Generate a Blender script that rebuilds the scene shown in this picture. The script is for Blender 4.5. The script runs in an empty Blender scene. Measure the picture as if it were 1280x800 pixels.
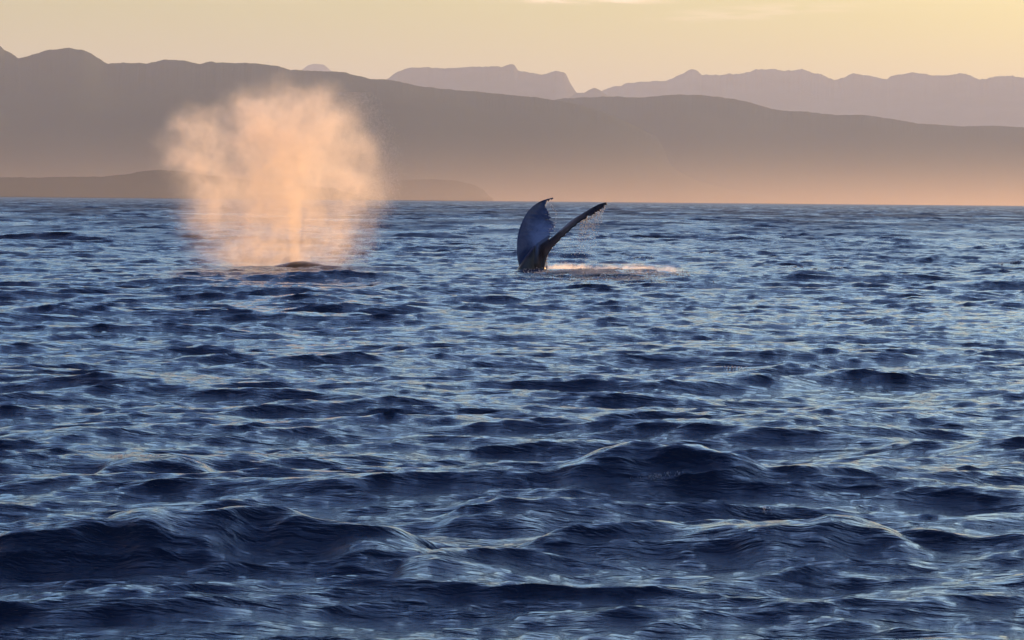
import bpy, bmesh, math, random
import numpy as np
from mathutils import Vector, Matrix, noise

S = bpy.context.scene
C = S.collection
R = math.radians
random.seed(7)
RNG = np.random.default_rng(11)

# ------------------------------------------------------------------ camera
CAM_H = 2.0
FPX = 4267.0                      # focal length in pixels of a 1280 px wide frame
PITCH = math.atan(149.0 / FPX)
ROLL = R(0.52)
cd = bpy.data.cameras.new('camera')
cd.sensor_width = 36.0
cd.lens = 36.0 * FPX / 1280.0
cd.clip_start = 0.5
cd.clip_end = 300000.0
cam = bpy.data.objects.new('camera', cd)
C.objects.link(cam)
CAM_M = Matrix.Rotation(R(90) - PITCH, 3, 'X') @ Matrix.Rotation(ROLL, 3, 'Z')
cam.matrix_world = Matrix.Translation((0, 0, CAM_H)) @ CAM_M.to_4x4()
S.camera = cam


def ray(px, py):
    d = CAM_M @ Vector(((px - 640) / FPX, -(py - 400) / FPX, -1.0))
    return d / d.y


def at(px, py, dist):
    """World point seen at that place of the photo, dist metres ahead."""
    return Vector((0, 0, CAM_H)) + ray(px, py) * dist


# ------------------------------------------------------------------ sky
SUN_AZ = R(38)                     # to the right of the view direction
SUN_EL = R(7)
w = bpy.data.worlds.new('World')
S.world = w
w.use_nodes = True
wn, wl = w.node_tree.nodes, w.node_tree.links
bg = wn['Background']
sky = wn.new('ShaderNodeTexSky')
sky.sky_type = 'NISHITA'
sky.sun_disc = False
sky.sun_elevation = SUN_EL
sky.sun_rotation = SUN_AZ
sky.air_density = 1.0
sky.dust_density = 1.6
sky.ozone_density = 1.6
bg.inputs['Strength'].default_value = 0.085

sd = bpy.data.lights.new('sun', 'SUN')
sd.energy = 5.0
sd.angle = R(0.53)
sd.color = (1.0, 0.52, 0.18)
sun = bpy.data.objects.new('sun', sd)
C.objects.link(sun)
sdir = Vector((math.sin(SUN_AZ) * math.cos(SUN_EL), math.cos(SUN_AZ) * math.cos(SUN_EL), math.sin(SUN_EL)))
sun.rotation_euler = sdir.to_track_quat('Z', 'Y').to_euler()
sun.location = (60, 40, 40)

S.view_settings.view_transform = 'Standard'
S.view_settings.look = 'None'
S.view_settings.exposure = 0.95
S.view_settings.gamma = 1.0
S.render.engine = 'CYCLES'
S.cycles.max_bounces = 6
S.cycles.diffuse_bounces = 2
S.cycles.glossy_bounces = 3
S.cycles.transmission_bounces = 3
S.cycles.volume_bounces = 3
S.cycles.volume_step_rate = 1.0
S.cycles.volume_max_steps = 1024
S.cycles.sample_clamp_indirect = 4.0
S.cycles.use_denoising = True


# ------------------------------------------------------------------ node helpers
class NT:
    def __init__(self, tree):
        self.t = tree; self.n = tree.nodes; self.l = tree.links

    def put(self, sock, v):
        if isinstance(v, bpy.types.NodeSocket):
            self.l.new(v, sock)
        else:
            sock.default_value = v

    def math(self, op, a, b=0.0, c=None, clamp=False):
        m = self.n.new('ShaderNodeMath'); m.operation = op; m.use_clamp = clamp
        self.put(m.inputs[0], a); self.put(m.inputs[1], b)
        if c is not None: self.put(m.inputs[2], c)
        return m.outputs[0]

    def vmath(self, op, a, b=(0, 0, 0), out=0):
        m = self.n.new('ShaderNodeVectorMath'); m.operation = op
        self.put(m.inputs[0], a)
        if op == 'SCALE': self.put(m.inputs[3], b)
        else: self.put(m.inputs[1], b)
        return m.outputs[out]

    def length(self, a):
        m = self.n.new('ShaderNodeVectorMath'); m.operation = 'LENGTH'
        self.put(m.inputs[0], a)
        return m.outputs['Value']

    def rng(self, v, a, b, c=0.0, d=1.0, smooth=True):
        m = self.n.new('ShaderNodeMapRange')
        m.interpolation_type = 'SMOOTHSTEP' if smooth else 'LINEAR'
        self.put(m.inputs[0], v)
        for i, x in enumerate((a, b, c, d)): self.put(m.inputs[1 + i], x)
        return m.outputs[0]

    def noise(self, vec, scale, detail=2.0, rough=0.5, dist=0.0, out=0):
        m = self.n.new('ShaderNodeTexNoise')
        self.put(m.inputs['Vector'], vec)
        m.inputs['Scale'].default_value = scale; m.inputs['Detail'].default_value = detail
        m.inputs['Roughness'].default_value = rough; m.inputs['Distortion'].default_value = dist
        return m.outputs[out]

    def mix(self, f, a, b, kind='RGBA', blend='MIX'):
        m = self.n.new('ShaderNodeMix'); m.data_type = kind
        if kind == 'RGBA': m.blend_type = blend
        k = {'FLOAT': (2, 3, 0), 'RGBA': (6, 7, 2)}[kind]
        self.put(m.inputs[0], f); self.put(m.inputs[k[0]], a); self.put(m.inputs[k[1]], b)
        return m.outputs[k[2]]


# sky colour: the Nishita sky, warm at the horizon, boosted blue above it for the water's highlights, with thin cirrus high up
W = NT(w.node_tree)
tc = wn.new('ShaderNodeTexCoord')
nrm = W.vmath('NORMALIZE', tc.outputs['Generated'])
sx = wn.new('ShaderNodeSeparateXYZ'); wl.new(nrm, sx.inputs[0])
zc = W.math('MAXIMUM', sx.outputs[2], 0.004)
ramp = wn.new('ShaderNodeValToRGB')
ramp.color_ramp.interpolation = 'EASE'
els = ramp.color_ramp.elements
SKY_RAMP = [(0.0, (1.02, 1.00, 0.46, 1)), (0.055, (0.83, 0.89, 0.37, 1)), (0.085, (0.90, 1.10, 1.15, 1)), (0.13, (1.22, 1.82, 2.35, 1)),
            (0.22, (1.65, 2.58, 3.8, 1)), (0.36, (0.80, 1.38, 2.5, 1)), (0.6, (0.38, 0.80, 1.8, 1)), (1.0, (0.22, 0.55, 1.4, 1))]
els[0].position, els[0].color = SKY_RAMP[0]
els[1].position, els[1].color = SKY_RAMP[-1]
for p, c in SKY_RAMP[1:-1]:
    e = els.new(p); e.color = c
wl.new(sx.outputs[2], ramp.inputs[0])
col = W.mix(1.0, sky.outputs[0], ramp.outputs[0], blend='MULTIPLY')
# cirrus on a plane far overhead
pl = wn.new('ShaderNodeCombineXYZ')
wl.new(W.math('DIVIDE', sx.outputs[0], zc), pl.inputs[0])
wl.new(W.math('DIVIDE', sx.outputs[1], zc), pl.inputs[1])
st = W.vmath('MULTIPLY', pl.outputs[0], (0.55, 0.16, 1.0))
cn = W.noise(st, 1.1, 7, 0.6, 0.6)
cm = W.rng(cn, 0.47, 0.72, 0.0, 0.6)
def streak(u, v, ru, rv, tilt):
    p = W.n.new('ShaderNodeSeparateXYZ'); W.l.new(pl.outputs[0], p.inputs[0])
    a_ = W.math('DIVIDE', W.math('SUBTRACT', p.outputs[0], u), ru)
    b_ = W.math('SUBTRACT', W.math('SUBTRACT', p.outputs[1], v), W.math('MULTIPLY', W.math('SUBTRACT', p.outputs[0], u), tilt))
    b_ = W.math('DIVIDE', b_, rv)
    return W.rng(W.math('ADD', W.math('MULTIPLY', a_, a_), W.math('MULTIPLY', b_, b_)), 1.2, 0.1)
stk = W.math('ADD', W.math('MULTIPLY', streak(0.30, 16.7, 0.62, 0.75, 0.1), 1.1), W.math('MULTIPLY', streak(1.25, 18.0, 0.6, 0.9, -1.2), 0.35))
fine = W.noise(W.vmath('MULTIPLY', pl.outputs[0], (1.6, 0.9, 1.0)), 2.2, 6, 0.6, 0.4)
cm = W.math('ADD', W.math('MULTIPLY', cm, W.rng(sx.outputs[2], 0.052, 0.075, 0.0, 0.7)), W.math('MULTIPLY', stk, W.rng(fine, 0.38, 0.62, 0.0, 0.8)), clamp=True)
col = W.mix(cm, col, (12.0, 8.6, 5.6, 1))
wl.new(col, bg.inputs['Color'])


def mat(name):
    m = bpy.data.materials.new(name); m.use_nodes = True
    return m, NT(m.node_tree), m.node_tree.nodes['Principled BSDF']


def link_mesh(name, verts, faces, material, smooth=True, parent=None, **props):
    me = bpy.data.meshes.new(name)
    me.from_pydata(verts, [], faces)
    if smooth: me.shade_smooth()
    if material: me.materials.append(material)
    o = bpy.data.objects.new(name, me)
    C.objects.link(o)
    if parent: o.parent = parent
    for k, v in props.items(): o[k] = v
    return o


def fast_grid(name, P, material, wrap=False, **props):
    """P: rows x cols x 3 array -> quad mesh."""
    r, c = P.shape[:2]
    idx = np.arange(r * c).reshape(r, c)
    if wrap: idx = np.concatenate([idx, idx[:, :1]], 1)
    q = np.stack([idx[:-1, :-1], idx[:-1, 1:], idx[1:, 1:], idx[1:, :-1]], -1).reshape(-1, 4)
    me = bpy.data.meshes.new(name)
    me.vertices.add(r * c)
    me.vertices.foreach_set('co', P.reshape(-1).astype(np.float32))
    me.loops.add(q.size)
    me.loops.foreach_set('vertex_index', q.reshape(-1).astype(np.int32))
    me.polygons.add(len(q))
    me.polygons.foreach_set('loop_start', np.arange(0, q.size, 4, dtype=np.int32))
    me.update(calc_edges=True)
    me.shade_smooth()
    me.materials.append(material)
    o = bpy.data.objects.new(name, me)
    C.objects.link(o)
    for k, v in props.items(): o[k] = v
    return o


# ------------------------------------------------------------------ sea spectrum
WIND = math.atan2(-1.0, 0.22)


def tile(L, N, lmin, lmax, lp, gain, spread, seed, wind=WIND, chop=1.0):
    rg = np.random.default_rng(seed)
    k1 = 2 * np.pi * np.fft.fftfreq(N, L / N)
    kx, ky = np.meshgrid(k1, k1, indexing='xy')
    k = np.hypot(kx, ky); k[0, 0] = 1e9
    kp = 2 * np.pi / lp
    psi = 0.5 * 0.0081 * k ** -4.0 * np.exp(-1.25 * (kp / k) ** 2)
    om, op = np.sqrt(k), math.sqrt(kp)
    sg = np.where(om < op, 0.07, 0.09)
    psi *= 3.0 ** np.exp(-(om - op) ** 2 / (2 * sg ** 2 * op ** 2))
    lam = 2 * np.pi / k
    psi *= (1 / (1 + np.exp((lmin - lam) / (0.12 * lmin)))) * (1 / (1 + np.exp((lam - lmax) / (0.12 * lmax))))
    ct = (kx * math.cos(wind) + ky * math.sin(wind)) / k
    D = np.where(ct > 0, np.abs(ct) ** spread, 0) + 0.015
    psi *= D * gain
    psi[0, 0] = 0
    dk = 2 * np.pi / L
    amp = np.sqrt(psi * dk * dk)
    h = amp * (rg.standard_normal((N, N)) + 1j * rg.standard_normal((N, N))) * N * N
    H = np.real(np.fft.ifft2(h))
    DX = np.real(np.fft.ifft2(h * 1j * kx / k)) * chop
    DY = np.real(np.fft.ifft2(h * 1j * ky / k)) * chop
    return (L, N, np.stack([DX, DY, H], -1).astype(np.float32))


def sample(t, x, y):
    L, N, A = t
    u = (x / L % 1.0) * N; v = (y / L % 1.0) * N
    i = np.floor(u).astype(np.int64); j = np.floor(v).astype(np.int64)
    fu = (u - i).astype(np.float32); fv = (v - j).astype(np.float32)

    def cr(f):
        return [((-f + 2) * f - 1) * f / 2, ((3 * f - 5) * f * f + 2) / 2, ((-3 * f + 4) * f + 1) * f / 2, (f - 1) * f * f / 2]
    wu, wv = cr(fu), cr(fv)
    out = 0
    for b in range(4):
        row = (j + b - 1) % N
        acc = 0
        for a in range(4):
            acc = acc + A[row, (i + a - 1) % N] * wu[a][..., None]
        out = out + acc * wv[b][..., None]
    return out


T1 = tile(97.0, 1024, 1.1, 30.0, 6.2, 2.6, 7.0, 5, chop=1.55)
T2 = tile(19.3, 1024, 0.10, 1.1, 6.6, 4.0, 6.0, 9, chop=1.3)


def on_water(px, py, z=0.0):
    d = ray(px, py)
    return Vector((0, 0, CAM_H)) + d * ((z - CAM_H) / d.z)


# single larger crests of the foreground: (skyline of the crest and its foot in photo pixels, front width, back width, slant)
CRESTS = []
for line, foot, wf, wb, sl in [
        ([(-260, 712), (-20, 698), (90, 676), (210, 650), (330, 652), (450, 664), (600, 700)], 716, 0.55, 1.2, 0.15),
        ([(600, 690), (720, 672), (860, 668), (960, 652), (1030, 650), (1090, 668), (1200, 700)], 702, 0.45, 1.1, 0.15),
        ([(520, 650), (620, 632), (700, 630), (800, 634), (920, 645), (990, 655)], 656, 0.22, 0.7, 0.2),
        ([(480, 726), (560, 706), (640, 710), (740, 730)], 732, 0.25, 0.7, 0.2),
        ([(110, 590), (170, 571), (230, 570), (280, 588)], 592, 0.28, 0.7, 0.2),
        ([(1050, 694), (1150, 668), (1260, 674), (1380, 694)], 698, 0.28, 0.7, 0.2),
        ([(670, 622), (790, 588), (880, 590), (980, 618)], 622, 0.4, 0.9, 0.2)]:
    g_ = [on_water(a_, foot + sl * (b_ - foot)) for a_, b_ in line]
    CRESTS.append((np.array([q.x for q in g_]), np.array([q.y for q in g_]), np.array([(1 - 0.45 * sl) * (foot - b_) * q.y / FPX for (a_, b_), q in zip(line, g_)]), wf, wb))


def sea_disp(x, y):
    add = np.zeros_like(x, dtype=np.float32); sh = np.zeros_like(add)
    for cx_, cy_, hgt, wf, wb in CRESTS:
        yc = np.interp(x, cx_, cy_) + (0.16 * np.sin(x * 3.1 + cy_[0]) + 0.10 * np.sin(x * 7.3 + 2 * cy_[0]) + 0.05 * np.sin(x * 17.0 + cy_[0])) * wf * 1.6
        L_ = cx_[-1] - cx_[0]
        e = np.clip((x - cx_[0]) / (0.15 * L_), 0, 1) * np.clip((cx_[-1] - x) / (0.15 * L_), 0, 1)
        e = e * e * (3 - 2 * e)
        t = y - yc
        b_ = np.where(t < 0, np.exp(-(t / wf) ** 2), np.exp(-np.abs(t / wb) ** 1.5)) * e * np.interp(x, cx_, hgt) * (0.93 + 0.13 * np.sin(x * 5.3 + cy_[0]) * np.sin(x * 2.1 + 1.0))
        add = np.maximum(add, b_)
    r = np.hypot(x, y)
    # swell modulation so that crests come in groups
    calm = 1 - 0.35 * np.exp(-((y - 22) / 6.0) ** 2) * (np.abs(x) < 40)
    g = (0.9 + 0.45 * np.clip((r - 80) / 300, 0, 1) * np.sin(x * 0.23 + 1.7 * np.sin(y * 0.031)) * np.sin(y * 0.043 + 1.9 * np.sin(x * 0.05))) + 0.3 * np.sin(x * 0.11 + 1.3 * np.sin(y * 0.045)) * np.sin(y * 0.071 + 0.6)
    f1 = np.clip((9000 - r) / 8000, 0, 1)
    f2 = np.clip(1.15 - r / 1500, 0.7, 1.0) * np.clip((2500 - r) / 1500, 0, 1)
    out = sample(T1, x, y) * (f1 * g * calm)[..., None] + sample(T2, x, y) * f2[..., None]
    out[..., 2] += add
    return out


def sea_z(x, y):
    a = np.array([x], float), np.array([y], float)
    px, py = a[0].copy(), a[1].copy()
    for _ in range(4):
        d = sea_disp(px, py)
        px = a[0] - d[..., 0]; py = a[1] - d[..., 1]
    return float(sea_disp(px, py)[0, 2])


# --- water material
m_sea, N_, B = mat('sea_water')
B.inputs['Base Color'].default_value = (0.002, 0.008, 0.020, 1)
B.inputs['IOR'].default_value = 1.333
tcn = N_.n.new('ShaderNodeTexCoord')
oc = tcn.outputs['Object']
far = N_.length(oc)                       # waves too small for the mesh widen the gloss instead
gust = N_.rng(N_.noise(N_.vmath('MULTIPLY', oc, (0.10, 0.022, 1.0)), 1.0, 5, 0.62, 0.6), 0.36, 0.64)   # wind lanes
N_.put(B.inputs['Roughness'], N_.math('MULTIPLY_ADD', N_.math('MULTIPLY', N_.rng(N_.math('LOGARITHM', far, 10.0), 1.75, 2.9), N_.math('MULTIPLY_ADD', gust, 0.9, 0.55)), 0.40, 0.08))
s1 = N_.vmath('MULTIPLY', oc, (0.62, 1.7, 1.0))
n1 = N_.noise(s1, 5.5, 6, 0.60, 0.2)
s2 = N_.vmath('MULTIPLY', oc, (0.7, 2.2, 1.0))
n2 = N_.noise(s2, 1.1, 5, 0.6, 0.3)
bp1 = N_.n.new('ShaderNodeBump'); bp1.inputs['Strength'].default_value = 1.0; bp1.inputs['Distance'].default_value = 0.035
N_.put(bp1.inputs['Height'], n1)
bp2 = N_.n.new('ShaderNodeBump'); bp2.inputs['Strength'].default_value = 1.0; bp2.inputs['Distance'].default_value = 0.10
N_.put(bp2.inputs['Height'], n2)
N_.l.new(bp1.outputs[0], bp2.inputs['Normal'])
fw = N_.rng(N_.math('LOGARITHM', far, 10.0), 1.6, 2.9, 0.05, 1.5)
c1 = N_.noise(N_.vmath('MULTIPLY', oc, (0.9, 0.5, 1.0)), 0.35, 6, 0.78, out=1)
c1 = N_.vmath('MULTIPLY', N_.vmath('SUBTRACT', c1, (0.5, 0.5, 0.5)), (0.55, 1.0, 0.0))
nn = N_.vmath('NORMALIZE', N_.vmath('ADD', bp2.outputs[0], N_.vmath('SCALE', c1, fw)))
N_.l.new(nn, B.inputs['Normal'])

# --- polar sheet about the camera's foot: fine where the photo looks, coarse elsewhere
radii = [0.05, 1.0, 2.5, 4.5, 6.5, 8.0, 9.2, 10.2]
r = 11.0
while r < 60000:
    radii.append(r)
    q = 0.0022 if r < 60 else 0.0020 if r < 1100 else 0.007 if r < 2500 else 0.03 if r < 9000 else 0.12
    if r < 13: q = 0.01
    r *= 1 + q
radii.append(64000.0)
ang = [0.0]
a = 0.0; stp = 0.036
while a < 178:
    if a > 9.6: stp = min(stp * 1.13, 6.0)
    a += stp
    ang.append(min(a, 180))
ang = np.array(ang[:-1] if ang[-1] >= 180 else ang)
ang = np.radians(np.concatenate([-ang[::-1], ang[1:]]))
rr, aa = np.meshgrid(np.array(radii), ang, indexing='ij')
X = rr * np.sin(aa); Y = rr * np.cos(aa)
spc = np.gradient(aa, axis=1) * rr
D = sea_disp(X, Y) * (np.clip(1.4 - np.abs(spc) / 2.5, 0.1, 1))[..., None]
P = np.stack([X + D[..., 0], Y + D[..., 1], D[..., 2]], -1)
P[0] = (0, 0, 0)
water = fast_grid('sea', P, m_sea, wrap=True, kind='structure', label='choppy dark blue sea with short wind waves reaching to the hazy shore')
print('sea verts', P.shape, 'Hs', 4 * D[..., 2][200:900].std())

# ------------------------------------------------------------------ mountains
m_for, N_, B = mat('forested_slope')
tcn = N_.n.new('ShaderNodeTexCoord')
nz = N_.noise(tcn.outputs['Object'], 0.002, 8, 0.6)
N_.put(B.inputs['Base Color'], N_.mix(nz, (0.018, 0.028, 0.018, 1), (0.05, 0.06, 0.035, 1)))
B.inputs['Roughness'].default_value = 1.0
B.inputs['Specular IOR Level'].default_value = 0.0
m_rock, N_, B = mat('alpine_rock')
tcn = N_.n.new('ShaderNodeTexCoord')
nz = N_.noise(tcn.outputs['Object'], 0.004, 8, 0.65)
N_.put(B.inputs['Base Color'], N_.mix(N_.rng(nz, 0.4, 0.65), (0.045, 0.05, 0.045, 1), (0.085, 0.085, 0.08, 1)))
B.inputs['Roughness'].default_value = 1.0
B.inputs['Specular IOR Level'].default_value = 0.0


def ridge(name, prof, dist, depth, material, label, jag=0.6, spur=0.25, step=1.0, seed=0, front=1.0):
    """Terrain whose skyline follows the profile (photo pixels) when its crest stands dist metres off."""
    xs = np.arange(prof[0][0], prof[-1][0] + step, step)
    ys = np.interp(xs, [p[0] for p in prof], [p[1] for p in prof])
    k = np.array([1, 2, 3, 2, 1]) / 9.0 if step <= 2 else np.array([1])
    ys = np.convolve(np.pad(ys, (len(k) // 2,), 'edge'), k, 'valid')
    for i in range(len(xs)):
        v = Vector((xs[i] * 0.09, seed * 7.1, 0))
        ys[i] += jag * (noise.noise(v) + 0.6 * noise.noise(v * 2.7) + 0.4 * noise.noise(v * 6.5))
    crest = [at(x, y, dist) for x, y in zip(xs, ys)]
    zc_ = np.array([c.z for c in crest]); kk = 41
    zs_ = np.convolve(np.pad(zc_, kk // 2, 'edge'), np.ones(kk) / kk, 'valid')
    T = np.concatenate([np.linspace(-front, 0, 22), np.linspace(0, 1.2, 8)[1:]])
    rows = []
    for t in T:
        row = []
        for i, c in enumerate(crest):
            bl = min(1.0, abs(t) / front * 4)
            h = max(zc_[i] * (1 - bl) + zs_[i] * bl, 0)
            yy = dist + t * depth
            n = noise.noise(Vector((c.x / (depth * 0.5), yy / (depth * 0.8), seed))) \
                + 0.5 * noise.noise(Vector((c.x / (depth * 0.2), yy / (depth * 0.5), seed + 9))) \
                + 0.25 * noise.noise(Vector((c.x / (depth * 0.07), yy / (depth * 0.2), seed + 19)))
            if t < 0:
                u = 1 + t / front
                z = h * (u ** 1.15) * (1 + spur * n * math.sin(math.pi * u) ** 1) - 3 * (u < 0.01)
                z = min(z, h * (0.15 + 0.85 * u))
            else:
                z = h * max(0, 1 - t / 1.2) ** 1.4 - (3 if t > 1.19 else 0)
            row.append((c.x * (yy / dist), yy, z))
        rows.append(row)
    P = np.array(rows)
    return fast_grid(name, P, material, kind='structure', label=label)


P_NEAR = [(-260, 20), (-160, 40), (-80, 30), (-20, 45), (0, 57), (5, 62), (14, 66), (23, 73), (34, 70.5), (55, 63.5), (75, 61), (89, 60), (103, 62.5), (113, 66), (125, 74),
          (135, 80), (153, 78), (170, 79), (185, 79), (205, 74.5), (230, 75.5), (250, 80), (264, 77), (285, 78.5), (320, 79), (345, 82), (362, 87), (385, 88.5),
          (410, 89), (432, 90.5), (447, 95), (470, 99.5), (483, 99), (505, 103), (524, 108), (560, 111.5), (600, 115), (640, 119), (666, 121), (720, 130),
          (770, 146), (830, 175), (890, 205), (960, 235), (1010, 252)]
P_MID = [(560, 128), (620, 122), (655, 121), (672, 126), (720, 122), (770, 120.5), (800, 122.5), (835, 118.5), (865, 118), (900, 121), (930, 126), (965, 136), (985, 139),
         (1010, 139.5), (1045, 144), (1075, 143), (1110, 148), (1145, 154), (1200, 158), (1240, 157), (1300, 160), (1400, 168), (1500, 185)]
P_MESA = [(440, 118), (484, 99.5), (495, 91), (507, 85.5), (530, 84.5), (560, 85.5), (585, 84), (610, 83), (628, 83.5), (634, 81), (643, 80.5), (647, 89), (665, 91), (675, 92.5), (690, 90),
          (700, 89), (707, 91), (712, 103), (720, 115), (740, 122), (760, 132), (800, 150)]
P_KNOLL = [(690, 135), (712, 122), (720, 116.5), (730, 116), (736, 112), (743, 109.5), (750, 113), (764, 122), (790, 140)]
P_FAR = [(700, 140), (730, 122), (752, 113), (765, 109), (785, 104), (805, 102.5), (830, 101), (846, 96), (855, 90), (863, 86), (871, 88), (878, 94),
         (900, 94), (930, 91), (943, 86.5), (960, 86), (972, 86.5), (983, 89), (1001, 86.5), (1020, 91), (1034, 97), (1042, 100.5), (1055, 97), (1064, 92), (1073, 91.5),
         (1090, 96), (1108, 99), (1114, 94.5), (1135, 92.5), (1141, 90.5), (1155, 93.5), (1180, 94.5), (1196, 92), (1210, 93), (1220, 97), (1226, 98.5), (1240, 96), (1262, 95), (1300, 98), (1350, 92), (1420, 100), (1500, 110)]
P_PEAK = [(350, 102), (368, 95), (379, 86), (385, 81.5), (393, 79.5), (405, 80.5), (412, 87), (430, 97), (450, 106)]
P_HEAD1 = [(-160, 216), (-90, 213), (-40, 219), (0, 221.5), (40, 222), (90, 221), (130, 220.5), (160, 217.5), (180, 214), (200, 212), (225, 214), (260, 219), (330, 227), (420, 236), (470, 251)]
P_HEAD2 = [(400, 246), (430, 236), (470, 228), (500, 225), (540, 224), (570, 226), (590, 230), (604, 237), (612, 246), (616, 252.5)]
P_ISLE = [(1110, 256), (1130, 247), (1150, 243), (1180, 240), (1215, 240.5), (1240, 243), (1262, 246), (1290, 244), (1320, 249), (1345, 256)]

ridge('mountain_ridge', P_NEAR, 15000, 4200, m_for, 'long dark rounded ridge filling the left half behind the blow', jag=0.9, seed=1)
ridge('mountain_ridge', P_MID, 16800, 4500, m_for, 'lower rounded hazy ridge right of centre in front of the jagged range', jag=0.8, seed=2)
ridge('mountain_ridge', P_MESA, 29000, 5000, m_rock, 'flat topped massif with a steep right shoulder above the centre', jag=1.2, spur=0.12, seed=3)
ridge('mountain_ridge', P_KNOLL, 27000, 1500, m_rock, 'tiny knoll in the notch right of the flat topped massif', jag=0.6, seed=4)
ridge('mountain_ridge', P_FAR, 32000, 5000, m_rock, 'jagged pale range along the right of the skyline', jag=1.7, spur=0.10, seed=5)
ridge('mountain_peak', P_PEAK, 37000, 2500, m_rock, 'small faint round peak poking over the ridge above the blow', jag=0.5, seed=6)
ridge('headland', P_HEAD1, 8200, 700, m_for, 'low brown headland along the left shoreline', jag=0.7, seed=7)
ridge('headland', P_HEAD2, 9800, 700, m_for, 'low rounded headland right of the blow', jag=0.5, seed=8)
ridge('islet', P_ISLE, 21000, 900, m_for, 'faint low islet in orange haze at the right horizon', jag=0.5, seed=9)

# ------------------------------------------------------------------ haze
hm = bpy.data.materials.new('haze_air'); hm.use_nodes = True
hn = hm.node_tree.nodes; hn.clear()
ho = hn.new('ShaderNodeOutputMaterial')
hv = hn.new('ShaderNodeVolumePrincipled')
hv.inputs['Color'].default_value = (0.77, 0.85, 0.94, 1)
hv.inputs['Density'].default_value = 3.3e-5
hv.inputs['Anisotropy'].default_value = 0.1
hm.node_tree.links.new(hv.outputs[0], ho.inputs['Volume'])
bm = bmesh.new()
bmesh.ops.create_cube(bm, size=1.0)
x0, x1, y0, y1, z0, z1 = -66000, 66000, -66000, 66000, -2.5, 2000
for v in bm.verts:
    v.co = Vector((x1 if v.co.x > 0 else x0, y1 if v.co.y > 0 else y0, z1 if v.co.z > 0 else z0))
me = bpy.data.meshes.new('haze'); bm.to_mesh(me); bm.free()
me.materials.append(hm)
hz = bpy.data.objects.new('haze', me); C.objects.link(hz)
hz['kind'] = 'stuff'; hz['label'] = 'thin warm evening haze over the water and mountains'
#__REST__
MIST = 1.25e-4
BLOW = 1.4
# low warm sea mist lying on the far water in front of the shore
mm = bpy.data.materials.new('sea_mist'); mm.use_nodes = True
M = NT(mm.node_tree); M.n.clear()
mo = M.n.new('ShaderNodeOutputMaterial'); mv = M.n.new('ShaderNodeVolumePrincipled')
mv.inputs['Color'].default_value = (0.98, 0.78, 0.64, 1); mv.inputs['Anisotropy'].default_value = 0.55
mt = M.n.new('ShaderNodeTexCoord'); ms = M.n.new('ShaderNodeSeparateXYZ'); M.l.new(mt.outputs['Object'], ms.inputs[0])
dens = M.math('POWER', M.rng(ms.outputs[2], 0.0, 230.0, 1.0, 0.0, smooth=False), 2.6)
M.put(mv.inputs['Density'], M.math('MULTIPLY', M.math('MULTIPLY', dens, M.rng(ms.outputs[0], -2600.0, 1600.0, 0.40, 1.0)), MIST))
M.l.new(mv.outputs[0], mo.inputs['Volume'])
bm = bmesh.new(); bmesh.ops.create_cube(bm, size=1.0)
for v in bm.verts:
    v.co = Vector((9000 if v.co.x > 0 else -9000, 10500 if v.co.y > 0 else 6000, 230 if v.co.z > 0 else 1.0))
me = bpy.data.meshes.new('sea_mist'); bm.to_mesh(me); bm.free(); me.materials.append(mm)
o = bpy.data.objects.new('sea_mist', me); C.objects.link(o)
o['kind'] = 'stuff'; o['label'] = 'low sunlit orange mist lying on the far water along the shore'

# ------------------------------------------------------------------ whale tail
m_skin, N_, B = mat('wet_whale_skin')
tcn = N_.n.new('ShaderNodeTexCoord'); oc = tcn.outputs['Object']
nz = N_.noise(oc, 2.2, 5, 0.6, 0.5)
sc = N_.noise(N_.vmath('MULTIPLY', oc, (6.0, 6.0, 1.4)), 2.5, 4, 0.6, 1.0)
base = N_.mix(N_.rng(nz, 0.45, 0.75), (0.008, 0.008, 0.010, 1), (0.018, 0.018, 0.022, 1))
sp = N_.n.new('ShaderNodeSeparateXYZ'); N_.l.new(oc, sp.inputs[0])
la = N_.math('MULTIPLY_ADD', sp.outputs[2], 1.45, 0.14 - 1.45 * 0.76)      # the left fluke's pale underside, its blue sky reflection painted in
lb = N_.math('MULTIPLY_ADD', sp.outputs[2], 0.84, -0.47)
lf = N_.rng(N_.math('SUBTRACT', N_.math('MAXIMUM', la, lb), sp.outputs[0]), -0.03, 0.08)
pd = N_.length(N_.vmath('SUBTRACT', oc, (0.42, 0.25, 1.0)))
pale = N_.math('ADD', N_.rng(pd, 0.85, 0.15, 0.0, 0.75), N_.math('MULTIPLY', N_.math('SUBTRACT', nz, 0.5), 1.2))  # mottling, plus a painted brightening where the fluke's curve catches light
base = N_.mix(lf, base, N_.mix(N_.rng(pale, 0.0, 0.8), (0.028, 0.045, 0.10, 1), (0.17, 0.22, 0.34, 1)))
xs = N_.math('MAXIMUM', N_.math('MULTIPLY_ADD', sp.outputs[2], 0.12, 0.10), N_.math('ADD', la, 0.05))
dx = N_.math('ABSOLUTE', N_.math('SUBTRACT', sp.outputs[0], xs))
warm = N_.math('MULTIPLY', N_.rng(N_.math('SUBTRACT', sp.outputs[0], xs), 0.0, 0.1), N_.rng(sp.outputs[2], 1.3, 0.5, 0.0, 0.8))  # brown tint painting low sunlight on the right of the stock
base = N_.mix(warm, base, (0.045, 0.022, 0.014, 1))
base = N_.mix(N_.math('MULTIPLY', N_.rng(dx, 0.11, 0.0, 0.0, 0.5), N_.math('MULTIPLY', N_.rng(sp.outputs[2], 0.3, 0.75), N_.rng(sp.outputs[2], 1.6, 1.1))), base, (0.17, 0.21, 0.30, 1))  # painted highlight along the right fluke's upper edge
base = N_.mix(N_.rng(sc, 0.66, 0.75, 0.0, 0.5), base, (0.11, 0.11, 0.12, 1))
N_.put(B.inputs['Base Color'], base)
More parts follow.
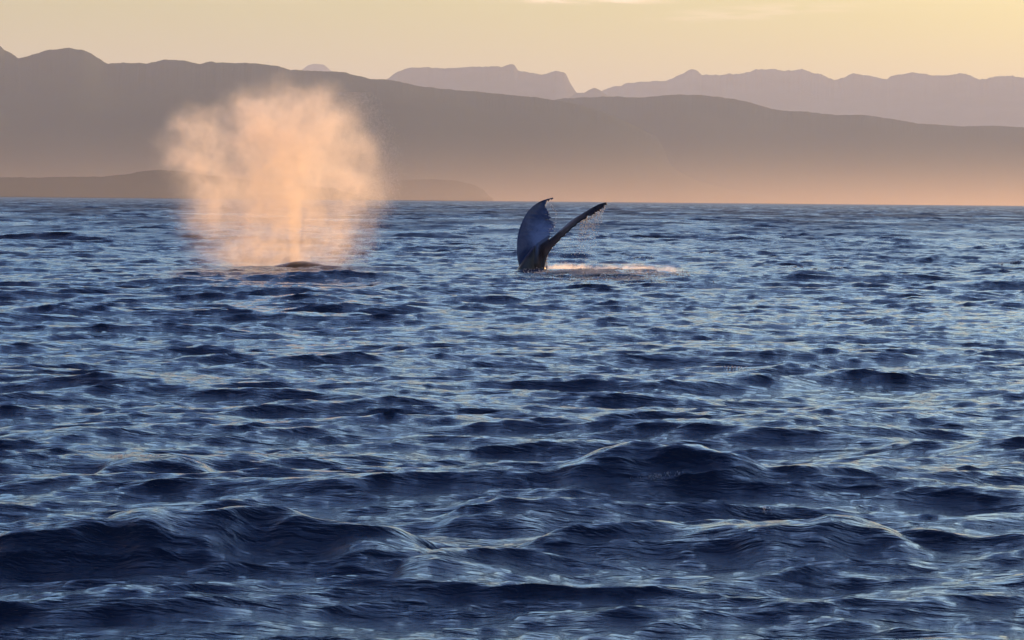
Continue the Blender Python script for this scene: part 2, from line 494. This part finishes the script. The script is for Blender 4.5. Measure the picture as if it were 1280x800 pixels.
N_.put(B.inputs['Roughness'], N_.rng(nz, 0.3, 0.7, 0.26, 0.45))
B.inputs['IOR'].default_value = 1.38
B.inputs['Coat Weight'].default_value = 0.15
B.inputs['Coat Roughness'].default_value = 0.12
bp = N_.n.new('ShaderNodeBump'); bp.inputs['Strength'].default_value = 0.6; bp.inputs['Distance'].default_value = 0.02
N_.put(bp.inputs['Height'], N_.noise(oc, 9.0, 5, 0.6)); N_.l.new(bp.outputs[0], B.inputs['Normal'])

DW = 98.5                       # metres to the tail
BASE = at(664, 339, DW)


def curve(pts, n):
    """Catmull-Rom through (px, py, dy) -> n world points."""
    p = [Vector(q) for q in pts]
    p = [2 * p[0] - p[1]] + p + [2 * p[-1] - p[-2]]
    out = []
    m = len(p) - 3
    for i in range(n):
        t = i / (n - 1) * m; k = min(int(t), m - 1); f = t - k
        a, b, c, d = p[k:k + 4]
        q = 0.5 * ((2 * b) + (c - a) * f + (2 * a - 5 * b + 4 * c - d) * f * f + (3 * b - 3 * c + d - a) * f ** 3)
        out.append(at(q.x, q.y, DW + q.z))
    return out


def blade(bm, lead, trail, thick, bow, jag, seed, n=90, m=22):
    """A fluke: closed aerofoil shell between a leading and a trailing edge."""
    rg = random.Random(seed)
    L, T = curve(lead, n), curve(trail, n)
    nick = [0.0] * n
    i = int(n * 0.30)
    while i < n - 3:
        wd = rg.choice((2, 3, 4)); amp = rg.uniform(0.25, 1.0) * jag
        for q in range(wd):
            if i + q < n: nick[i + q] = amp * math.sin(math.pi * (q + 0.5) / wd)
        i += wd + rg.choice((0, 1, 1, 2))
    rings = []
    for i in range(n):
        u = i / (n - 1)
        ch = T[i] - L[i]
        if ch.length > 1e-4: T[i] = T[i] - ch.normalized() * min(nick[i], ch.length * 0.6)
        ch = T[i] - L[i]
        tan = (L[min(i + 1, n - 1)] + T[min(i + 1, n - 1)] - L[max(i - 1, 0)] - T[max(i - 1, 0)]).normalized()
        nrm = ch.cross(tan)
        nrm = nrm.normalized() if nrm.length > 1e-6 else Vector((0, -1, 0))
        th = thick(u)
        up, lo = [], []
        for j in range(m + 1):
            v = j / m
            prof = 2.2 * (math.sqrt(v) * 0.75 - 0.35 * v - 0.28 * v * v) if v > 0 else 0
            prof = max(prof, 0.12 if 0 < v < 1 else 0.02)
            mid = L[i] + ch * v + Vector((0, 1, 0)) * bow * math.sin(math.pi * v) * math.sin(math.pi * min(u * 1.1, 1))
            up.append(mid + nrm * th * prof * 0.5)
            lo.append(mid - nrm * th * prof * 0.5)
        rings.append([bm.verts.new(p - BASE) for p in up] + [bm.verts.new(p - BASE) for p in reversed(lo)])
    k = len(rings[0])
    for i in range(n - 1):
        for j in range(k):
            try: bm.faces.new((rings[i][j], rings[i][(j + 1) % k], rings[i + 1][(j + 1) % k], rings[i + 1][j]))
            except ValueError: pass
    bm.faces.new(rings[0]); bm.faces.new(list(reversed(rings[-1])))


def loft(bm, sec, n=24, origin=None):
    """sec: list of (centre, half_a vector, half_b vector)"""
    rings = []
    for c, a, b in sec:
        rings.append([bm.verts.new(c - origin + a * math.cos(t) + b * math.sin(t)) for t in [2 * math.pi * q / n for q in range(n)]])
    for r0, r1 in zip(rings, rings[1:]):
        for j in range(n): bm.faces.new((r0[j], r0[(j + 1) % n], r1[(j + 1) % n], r1[j]))
    bm.faces.new(list(reversed(rings[0]))); bm.faces.new(rings[-1])


bm = bmesh.new()
# left fluke, its hollow underside turned to the viewer
blade(bm,
      [(655, 349, -0.05), (647.5, 328, -0.10), (645.6, 308, -0.06), (647.5, 291, 0.06), (652, 277, 0.22), (659, 265, 0.40), (667, 256.5, 0.56), (677, 250.6, 0.72), (686, 248.0, 0.84), (691.5, 246.6, 0.92)],
      [(673, 330, 0.10), (676, 312, 0.16), (684, 301, 0.26), (691, 292, 0.36), (694.6, 283.5, 0.46), (690.5, 274, 0.56), (687, 265.5, 0.66), (682.8, 257.8, 0.76), (684.5, 252.6, 0.84), (691.8, 248.6, 0.93)],
      lambda u: 0.17 * (1 - 0.72 * u), 0.16, 0.15, 3)
# right fluke, seen almost along its edge
blade(bm,
      [(667, 343, 0.10), (667, 325, 0.16), (674.5, 309, 0.24), (688, 298.5, 0.28), (701, 287.0, 0.28), (714, 275.8, 0.28), (727, 267.6, 0.26), (739, 260.2, 0.25), (749, 255.0, 0.24), (758.2, 252.6, 0.20)],
      [(680, 346, -0.26), (681, 330, -0.26), (685, 317, -0.24), (693.2, 306.6, -0.20), (705.2, 294.8, -0.16), (718, 283.0, -0.10), (734, 271.6, -0.04), (744.5, 267.2, 0.02), (752.5, 262.0, 0.08), (758.8, 256.2, 0.16)],
      lambda u: 0.21 * (1 - 0.62 * u), 0.0, 0.10, 8)
# the stock, from deep under water to the notch between the flukes, with its keel
deep = at(664, 339, DW) + Vector((-0.35, 1.6, -2.6))
s = []
for px, py, dy, ha, hb, up in [(662, 372, 0.35, 0.60, 0.42, 0), (663, 352, 0.14, 0.50, 0.36, 0), (664, 339, 0.0, 0.44, 0.31, 0), (665, 329, -0.05, 0.34, 0.27, 0), (667, 319, -0.06, 0.21, 0.20, 0), (670, 310, -0.02, 0.10, 0.13, 0), (672, 304.5, 0.02, 0.03, 0.04, 0)]:
    s.append((at(px, py, DW + dy), Vector((ha, 0, 0)), Vector((0, hb, 0))))
s.insert(0, (deep, Vector((0.85, 0.1, 0.1)), Vector((0, 0.5, 0.5))))
loft(bm, s, 26, BASE)
# keel ridge in front of the left fluke root
loft(bm, [(at(657, 350, DW - 0.22), Vector((0.30, 0, 0)), Vector((0, 0.20, 0))), (at(658, 336, DW - 0.26), Vector((0.24, 0, 0)), Vector((0, 0.15, 0))),
          (at(662, 322, DW - 0.25), Vector((0.13, 0, 0)), Vector((0, 0.11, 0))), (at(668, 307, DW - 0.16), Vector((0.03, 0, 0)), Vector((0, 0.05, 0)))], 16, BASE)
bmesh.ops.recalc_face_normals(bm, faces=bm.faces)
me = bpy.data.meshes.new('whale'); bm.to_mesh(me); bm.free()
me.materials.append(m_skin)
tail = bpy.data.objects.new('whale', me); C.objects.link(tail); tail.location = BASE
rm = tail.modifiers.new('skin', 'REMESH'); rm.mode = 'VOXEL'; rm.voxel_size = 0.016; rm.use_smooth_shade = True
sm = tail.modifiers.new('smooth', 'SMOOTH'); sm.factor = 0.5; sm.iterations = 2
tail['label'] = 'humpback whale with both dark flukes raised out of the water, right one dripping'
tail['category'] = 'whale'

# back of a second whale under the blow
DB = 97.5
BB = at(376, 338.5, DB); BB_UP = 0.13
zs = sea_z(BB.x, BB.y)
bm = bmesh.new()
s = []
for q in range(25):
    t = -1 + q / 12.0
    hump = (1 - t * t) ** 0.5 if abs(t) < 1 else 0.0
    top = 0.16 * math.exp(-((t) * 5.0) ** 2) + 0.05 * math.exp(-((t - 0.34) * 9) ** 2) - 0.10 - 0.5 * t * t
    rb = 0.05 + 0.75 * hump
    s.append((Vector((BB.x + t * 3.2, BB.y + 0.5 * t, 0.05 + BB_UP + top - rb)), Vector((0, rb, 0)), Vector((0, 0, rb))))
loft(bm, s, 28, BB)
bmesh.ops.recalc_face_normals(bm, faces=bm.faces)
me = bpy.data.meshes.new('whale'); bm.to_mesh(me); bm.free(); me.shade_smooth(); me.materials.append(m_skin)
back = bpy.data.objects.new('whale', me); C.objects.link(back); back.location = BB
back.modifiers.new('sub', 'SUBSURF').render_levels = 2
back['label'] = 'low dark whale back barely breaking the surface at the foot of the orange blow'
back['category'] = 'whale'

# ------------------------------------------------------------------ the blow
DP = 98.5
PB = at(368, 338, DP)
K = DP / FPX                     # metres per photo pixel there
bmat = bpy.data.materials.new('breath_mist'); bmat.use_nodes = True
V = NT(bmat.node_tree); V.n.clear()
vo = V.n.new('ShaderNodeOutputMaterial'); vv = V.n.new('ShaderNodeVolumePrincipled')
vt = V.n.new('ShaderNodeTexCoord'); P0 = vt.outputs['Object']
wv = V.noise(P0, 0.85, 6, 0.70, 0.0, out=1)
wv = V.vmath('SCALE', V.vmath('SUBTRACT', wv, (0.5, 0.5, 0.5)), 2.2)
Pw = V.vmath('ADD', P0, wv)
lobes = [  # photo px, py, dy, radius px (x, z), depth radius m, weight
    (352, 188, 0.0, 100, 92, 2.0, 1.0), (395, 160, 0.2, 62, 62, 1.4, 0.9), (250, 190, 0.3, 52, 62, 1.3, 0.75), (420, 225, -0.1, 72, 80, 1.5, 0.8),
    (335, 255, 0.0, 112, 74, 1.7, 0.95), (285, 250, 0.0, 75, 84, 1.5, 0.7), (335, 316, 0.0, 100, 40, 1.6, 0.85), (395, 288, 0.0, 80, 66, 1.3, 0.85)]
acc = None
for px, py, dy, rx, rz, ry, wt in lobes:
    c = ((px - 368) * K, dy, (338 - py) * K)
    d = V.length(V.vmath('DIVIDE', V.vmath('SUBTRACT', Pw, c), (rx * K, ry, rz * K)))
    f = V.math('MULTIPLY', V.math('POWER', V.rng(d, 1.22, 0.25), 1.5), wt)
    acc = f if acc is None else V.math('MAXIMUM', acc, f)
n1 = V.noise(Pw, 1.5, 8, 0.66, 0.3)
body = V.math('MULTIPLY', acc, V.math('ADD', 0.22, V.rng(n1, 0.38, 0.72, 0.0, 1.15)))
# narrow jet at the foot
sep = V.n.new('ShaderNodeSeparateXYZ'); V.l.new(P0, sep.inputs[0])
jw = V.vmath('SCALE', wv, 0.10)
jp = V.n.new('ShaderNodeSeparateXYZ'); V.l.new(V.vmath('ADD', P0, jw), jp.inputs[0])
jr = V.math('SQRT', V.math('ADD', V.math('POWER', V.math('SUBTRACT', jp.outputs[0], 0.0), 2.0), V.math('POWER', jp.outputs[1], 2.0)))
rad = V.math('MULTIPLY_ADD', sep.outputs[2], 0.05, 0.14)
jet = V.math('MULTIPLY', V.rng(V.math('DIVIDE', jr, rad), 1.15, 0.4), V.rng(sep.outputs[2], 2.5, 0.8, 0.0, 6.0))
body = V.math('ADD', body, jet)
low = V.rng(sep.outputs[2], -0.25, -0.05)
V.put(vv.inputs['Density'], V.math('MULTIPLY', V.math('MULTIPLY', body, low), BLOW))
vv.inputs['Color'].default_value = (0.98, 0.88, 0.77, 1)
vv.inputs['Anisotropy'].default_value = 0.65
V.l.new(vv.outputs[0], vo.inputs['Volume'])
bm = bmesh.new(); bmesh.ops.create_icosphere(bm, subdivisions=3, radius=1.0)
for v in bm.verts:
    v.co = Vector((v.co.x * 4.35 - 0.75, v.co.y * 2.6, max(v.co.z * 3.75 + 2.25, -0.25)))
me = bpy.data.meshes.new('blow'); bm.to_mesh(me); bm.free(); me.materials.append(bmat)
blow = bpy.data.objects.new('whale_blow', me); C.objects.link(blow); blow.location = PB
blow['kind'] = 'stuff'; blow['label'] = 'tall backlit orange cloud of whale breath with a narrow jet at its foot'

# ------------------------------------------------------------------ droplets
m_drop, N_, B = mat('water_droplets')
B.inputs['Base Color'].default_value = (0.85, 0.85, 0.86, 1)
B.inputs['Roughness'].default_value = 0.15
tr = N_.n.new('ShaderNodeBsdfTranslucent'); tr.inputs[0].default_value = (0.9, 0.9, 0.9, 1)
mx = N_.n.new('ShaderNodeMixShader'); mx.inputs[0].default_value = 0.65
out = N_.n['Material Output']
N_.l.new(B.outputs[0], mx.inputs[1]); N_.l.new(tr.outputs[0], mx.inputs[2]); N_.l.new(mx.outputs[0], out.inputs['Surface'])
OCT = np.array([(1, 0, -0.7), (-1, 0, -0.7), (0, 1, 0.7), (0, -1, 0.7)], float)
OF = np.array([(0, 1, 3), (0, 2, 1), (0, 3, 2), (1, 2, 3)])


def drops(name, pts, rad, label, stretch=1.0, origin=None, material=None):
    pts = np.array(pts, float); rad = np.array(rad, float)
    o0 = np.array(origin)
    sc = np.ones((len(pts), 1, 3)); sc[:, 0, 2] = stretch
    v = (pts - o0)[:, None, :] + OCT[None] * rad[:, None, None] * sc
    f = (OF[None] + (np.arange(len(pts)) * 4)[:, None, None]).reshape(-1, 3)
    me = bpy.data.meshes.new(name)
    me.vertices.add(len(pts) * 4); me.vertices.foreach_set('co', v.reshape(-1).astype(np.float32))
    me.loops.add(f.size); me.loops.foreach_set('vertex_index', f.reshape(-1).astype(np.int32))
    me.polygons.add(len(f)); me.polygons.foreach_set('loop_start', np.arange(0, f.size, 3, dtype=np.int32))
    me.update(calc_edges=True); me.shade_smooth(); me.materials.append(material or m_drop)
    o = bpy.data.objects.new(name, me); C.objects.link(o); o.location = origin
    o['kind'] = 'stuff'; o['label'] = label
    return o


pts, rad = [], []
def pxp(px, py, dy=0.0): return at(px, py, DP + dy)
for i in range(30000):           # fringe on the right side of the blow
    t = RNG.random()
    py = 115 + 215 * t
    edge = 430 + 55 * math.sin(math.pi * min(1, (py - 95) / 250)) ** 0.8
    px = edge - abs(RNG.normal(0, 24)) + 8 + RNG.normal(0, 7)
    pts.append(pxp(px, py, RNG.normal(0, 0.8))); rad.append(RNG.uniform(0.0022, 0.0062) * (1.5 if RNG.random() < .05 else 1))
for i in range(12000):            # thin fall-out everywhere under it
    px = RNG.normal(350, 75); py = RNG.uniform(110, 338)
    pts.append(pxp(px, py, RNG.normal(0, 0.9))); rad.append(RNG.uniform(0.002, 0.005))
drops('spray_droplets', pts, rad, 'fine bright droplets drifting off the right side of the blow', origin=PB)

pts, rad = [], []
for i in range(700):             # curtain dripping off the right fluke
    s_ = RNG.random() ** 0.8
    px0 = 757 - 30 * s_; py0 = 257 + 0.50 * (757 - px0)
    fall = abs(RNG.normal(0, 1)) * 24 * (1.0 - 0.2 * s_)
    px = px0 - fall * 0.22 + RNG.normal(0, 0.8); py = py0 + fall
    if py > 332: continue
    pts.append(at(px, py, DW + 0.3 + RNG.normal(0, 0.08))); rad.append(RNG.uniform(0.005, 0.014) * (1.25 if fall < 10 else 0.9))
for i in range(260):             # sparse drops lower down and under the blade
    px = RNG.uniform(690, 745); py = RNG.uniform(280, 334)
    pts.append(at(px, py, DW + 0.3 + RNG.normal(0, 0.3))); rad.append(RNG.uniform(0.003, 0.009))
for i in range(70):              # beads on the left fluke's torn edge
    t = RNG.random(); px = 683 + 12 * math.sin(t * 3.1); py = 252 + t * 38
    pts.append(at(px + RNG.normal(1, 1.2), py, DW + 0.3)); rad.append(RNG.uniform(0.004, 0.010))
for i in range(110):             # trickle at the foot of the stock
    px = 683 + RNG.normal(0, 0.8); py = RNG.uniform(318, 338)
    pts.append(at(px, py, DW + 0.3)); rad.append(RNG.uniform(0.006, 0.016))
drops('water_drops', pts, rad, 'bright water drops falling in strings from the raised right fluke', stretch=1.6, origin=BASE)

# ------------------------------------------------------------------ foam
m_foam, N_, B = mat('foam')
tcn = N_.n.new('ShaderNodeTexCoord')
B.inputs['Base Color'].default_value = (0.74, 0.75, 0.77, 1)
B.inputs['Roughness'].default_value = 0.5
tr = N_.n.new('ShaderNodeBsdfTranslucent'); tr.inputs[0].default_value = (0.8, 0.8, 0.8, 1)
mx = N_.n.new('ShaderNodeMixShader'); mx.inputs[0].default_value = 0.5
out = N_.n['Material Output']
N_.l.new(B.outputs[0], mx.inputs[1]); N_.l.new(tr.outputs[0], mx.inputs[2]); N_.l.new(mx.outputs[0], out.inputs['Surface'])


def foam_patch(cx, cy, lx, ly, cover, label, seed, height=0.03, tilt=0.0, n=9000, rmax=0.022):
    """Froth: thousands of small blobs riding on the water surface, in streaks."""
    rg = np.random.default_rng(seed)
    x = rg.normal(0, lx / 2.2, n); y = rg.normal(0, ly / 2.2, n)
    keep = []
    for i in range(n):
        v = Vector(((x[i]) * 0.9, (y[i] + x[i] * tilt) * 0.9, seed * 3.3))
        a = noise.noise(v * 1.2) + 0.6 * noise.noise(v * 3.1) + 0.3 * noise.noise(v * 8.0)
        e = math.exp(-(x[i] / lx) ** 2 * 2 - (y[i] / ly) ** 2 * 2)
        keep.append(a + 0.55 * e > cover)
    keep = np.array(keep)
    x, y = cx + x[keep], cy + y[keep] + 0.0
    d = sea_disp(x, y)
    h = np.abs(rg.normal(0, height, len(x)))
    pts = np.stack([x + d[..., 0], y + d[..., 1], d[..., 2] + h], -1)
    rad = rg.uniform(0.3, 1.0, len(x)) ** 2 * rmax + 0.003
    o = tuple(pts.mean(0)) if len(pts) else (cx, cy, 0)
    return drops('foam', pts, rad, label, origin=o, material=m_foam)


def ground(px, py):
    r_ = ray(px, py); return Vector((0, 0, CAM_H)) + r_ * (-CAM_H / r_.z)


g = ground(714, 343); foam_patch(g.x, g.y, 1.2, 5.0, 0.15, 'glowing orange froth churned up right beside the raised tail', 3, 0.03, n=20000, rmax=0.016)
g = ground(765, 345); foam_patch(g.x, g.y, 2.4, 11.0, 0.35, 'pinkish streaks of foam trailing right of the tail', 4, 0.02, n=40000, rmax=0.014)

# glowing spray thrown up low beside the tail
smat = bpy.data.materials.new('splash_mist'); smat.use_nodes = True
V = NT(smat.node_tree); V.n.clear()
vo = V.n.new('ShaderNodeOutputMaterial'); vv = V.n.new('ShaderNodeVolumePrincipled')
vt = V.n.new('ShaderNodeTexCoord'); q0 = vt.outputs['Object']
wz = V.vmath('SCALE', V.vmath('SUBTRACT', V.noise(q0, 2.2, 3, 0.5, out=1), (0.5, 0.5, 0.5)), 0.5)
qw = V.vmath('ADD', q0, wz)
f1 = V.rng(V.length(V.vmath('DIVIDE', V.vmath('SUBTRACT', qw, (0.65, 0.0, 0.08)), (0.95, 3.0, 0.24))), 1.05, 0.2)
f2 = V.math('MULTIPLY', V.rng(V.length(V.vmath('DIVIDE', V.vmath('SUBTRACT', qw, (2.2, 0.5, 0.04)), (2.1, 9.0, 0.20))), 1.05, 0.3), 0.5)
dn = V.math('MULTIPLY', V.math('MAXIMUM', f1, f2), V.rng(V.noise(V.vmath('MULTIPLY', qw, (1.0, 0.45, 1.0)), 3.2, 6, 0.7), 0.47, 0.64))
V.put(vv.inputs['Density'], V.math('MULTIPLY', dn, 2.6))
vv.inputs['Color'].default_value = (0.98, 0.95, 0.93, 1); vv.inputs['Anisotropy'].default_value = 0.6
V.l.new(vv.outputs[0], vo.inputs['Volume'])
bm = bmesh.new(); bmesh.ops.create_icosphere(bm, subdivisions=3, radius=1.0)
for v in bm.verts: v.co = Vector((v.co.x * 2.6 + 2.0, v.co.y * 9.0, v.co.z * 0.42 + 0.1))
me = bpy.data.meshes.new('splash_mist'); bm.to_mesh(me); bm.free(); me.materials.append(smat)
o = bpy.data.objects.new('splash_mist', me); C.objects.link(o); o.location = at(684, 342, DW + 0.4)
o['kind'] = 'stuff'; o['label'] = 'glowing orange spray hanging low over the water right of the tail'

# sparkles: beads added on near crests for sun glints; farther ones are whitecaps
def crest_beads(px, py, wpx, label, seed, n=260, r0=0.003, r1=0.008):
    g = ground(px, py); dist = g.y; kk = dist / FPX
    rg = np.random.default_rng(seed)
    m = 90
    x = g.x + np.linspace(-1, 1, m) * wpx * kk * 0.62
    ys = g.y + np.linspace(-1, 1, 80) * max(0.7, dist * 0.02)
    XX, YY = np.meshgrid(x, ys, indexing='ij')
    d = sea_disp(XX, YY)
    b = np.argmax(d[..., 2], 1)                       # the crest line
    wt = np.array([max(0.0, noise.noise(Vector((q * 0.16, seed * 1.7, 0))) + 0.05) for q in range(m)]) * np.hanning(m) + 1e-5
    k = rg.choice(m, n, p=wt / wt.sum())
    c = d[k, b[k]]
    px_ = x[k] + c[:, 0] + rg.normal(0, wpx * kk * 0.012, n)
    py_ = ys[b[k]] + c[:, 1] + rg.normal(0, 0.012 + dist * 0.0006, n)
    pts = np.stack([px_, py_, np.array([sea_z(a_, b_) for a_, b_ in zip(px_, py_)]) + rg.uniform(0.002, 0.012, n)], -1)
    drops('foam', pts, rg.uniform(r0, r1, n), label, origin=tuple(pts.mean(0)), material=m_drop if dist < 60 else m_foam)


for i, (px, py, wp, n_, a_, b_, lb) in enumerate([
        (1010, 655, 70, 240, .0012, .0034, 'droplets added for amber glints along the large crest at the lower right'),
        (200, 574, 80, 200, .0014, .0036, 'droplets added for amber glints along the small crest at the lower left'),
        (840, 636, 90, 160, .0012, .003, 'thin line of droplets added for amber glints on the long crest below the centre'),
        (915, 474, 26, 120, .002, .0055, 'droplets added for a small amber glint on a crest right of centre'),
        (802, 270, 14, 160, .01, .03, 'small pale whitecap right of the dripping fluke'),
        (886, 320, 34, 260, .006, .018, 'pinkish whitecap behind the trailing foam'),
        (1020, 338, 60, 320, .005, .014, 'broken pinkish foam right of the trailing foam'),
        (1255, 332, 30, 220, .006, .018, 'pale whitecap at the right edge below the shore'),
        (100, 277, 22, 160, .01, .024, 'small whitecap at the far left below the headland'),
        (800, 325, 30, 240, .006, .018, 'whitecap just behind the foam by the tail')]):
    crest_beads(px, py, wp, lb, 40 + i, n_, a_, b_)
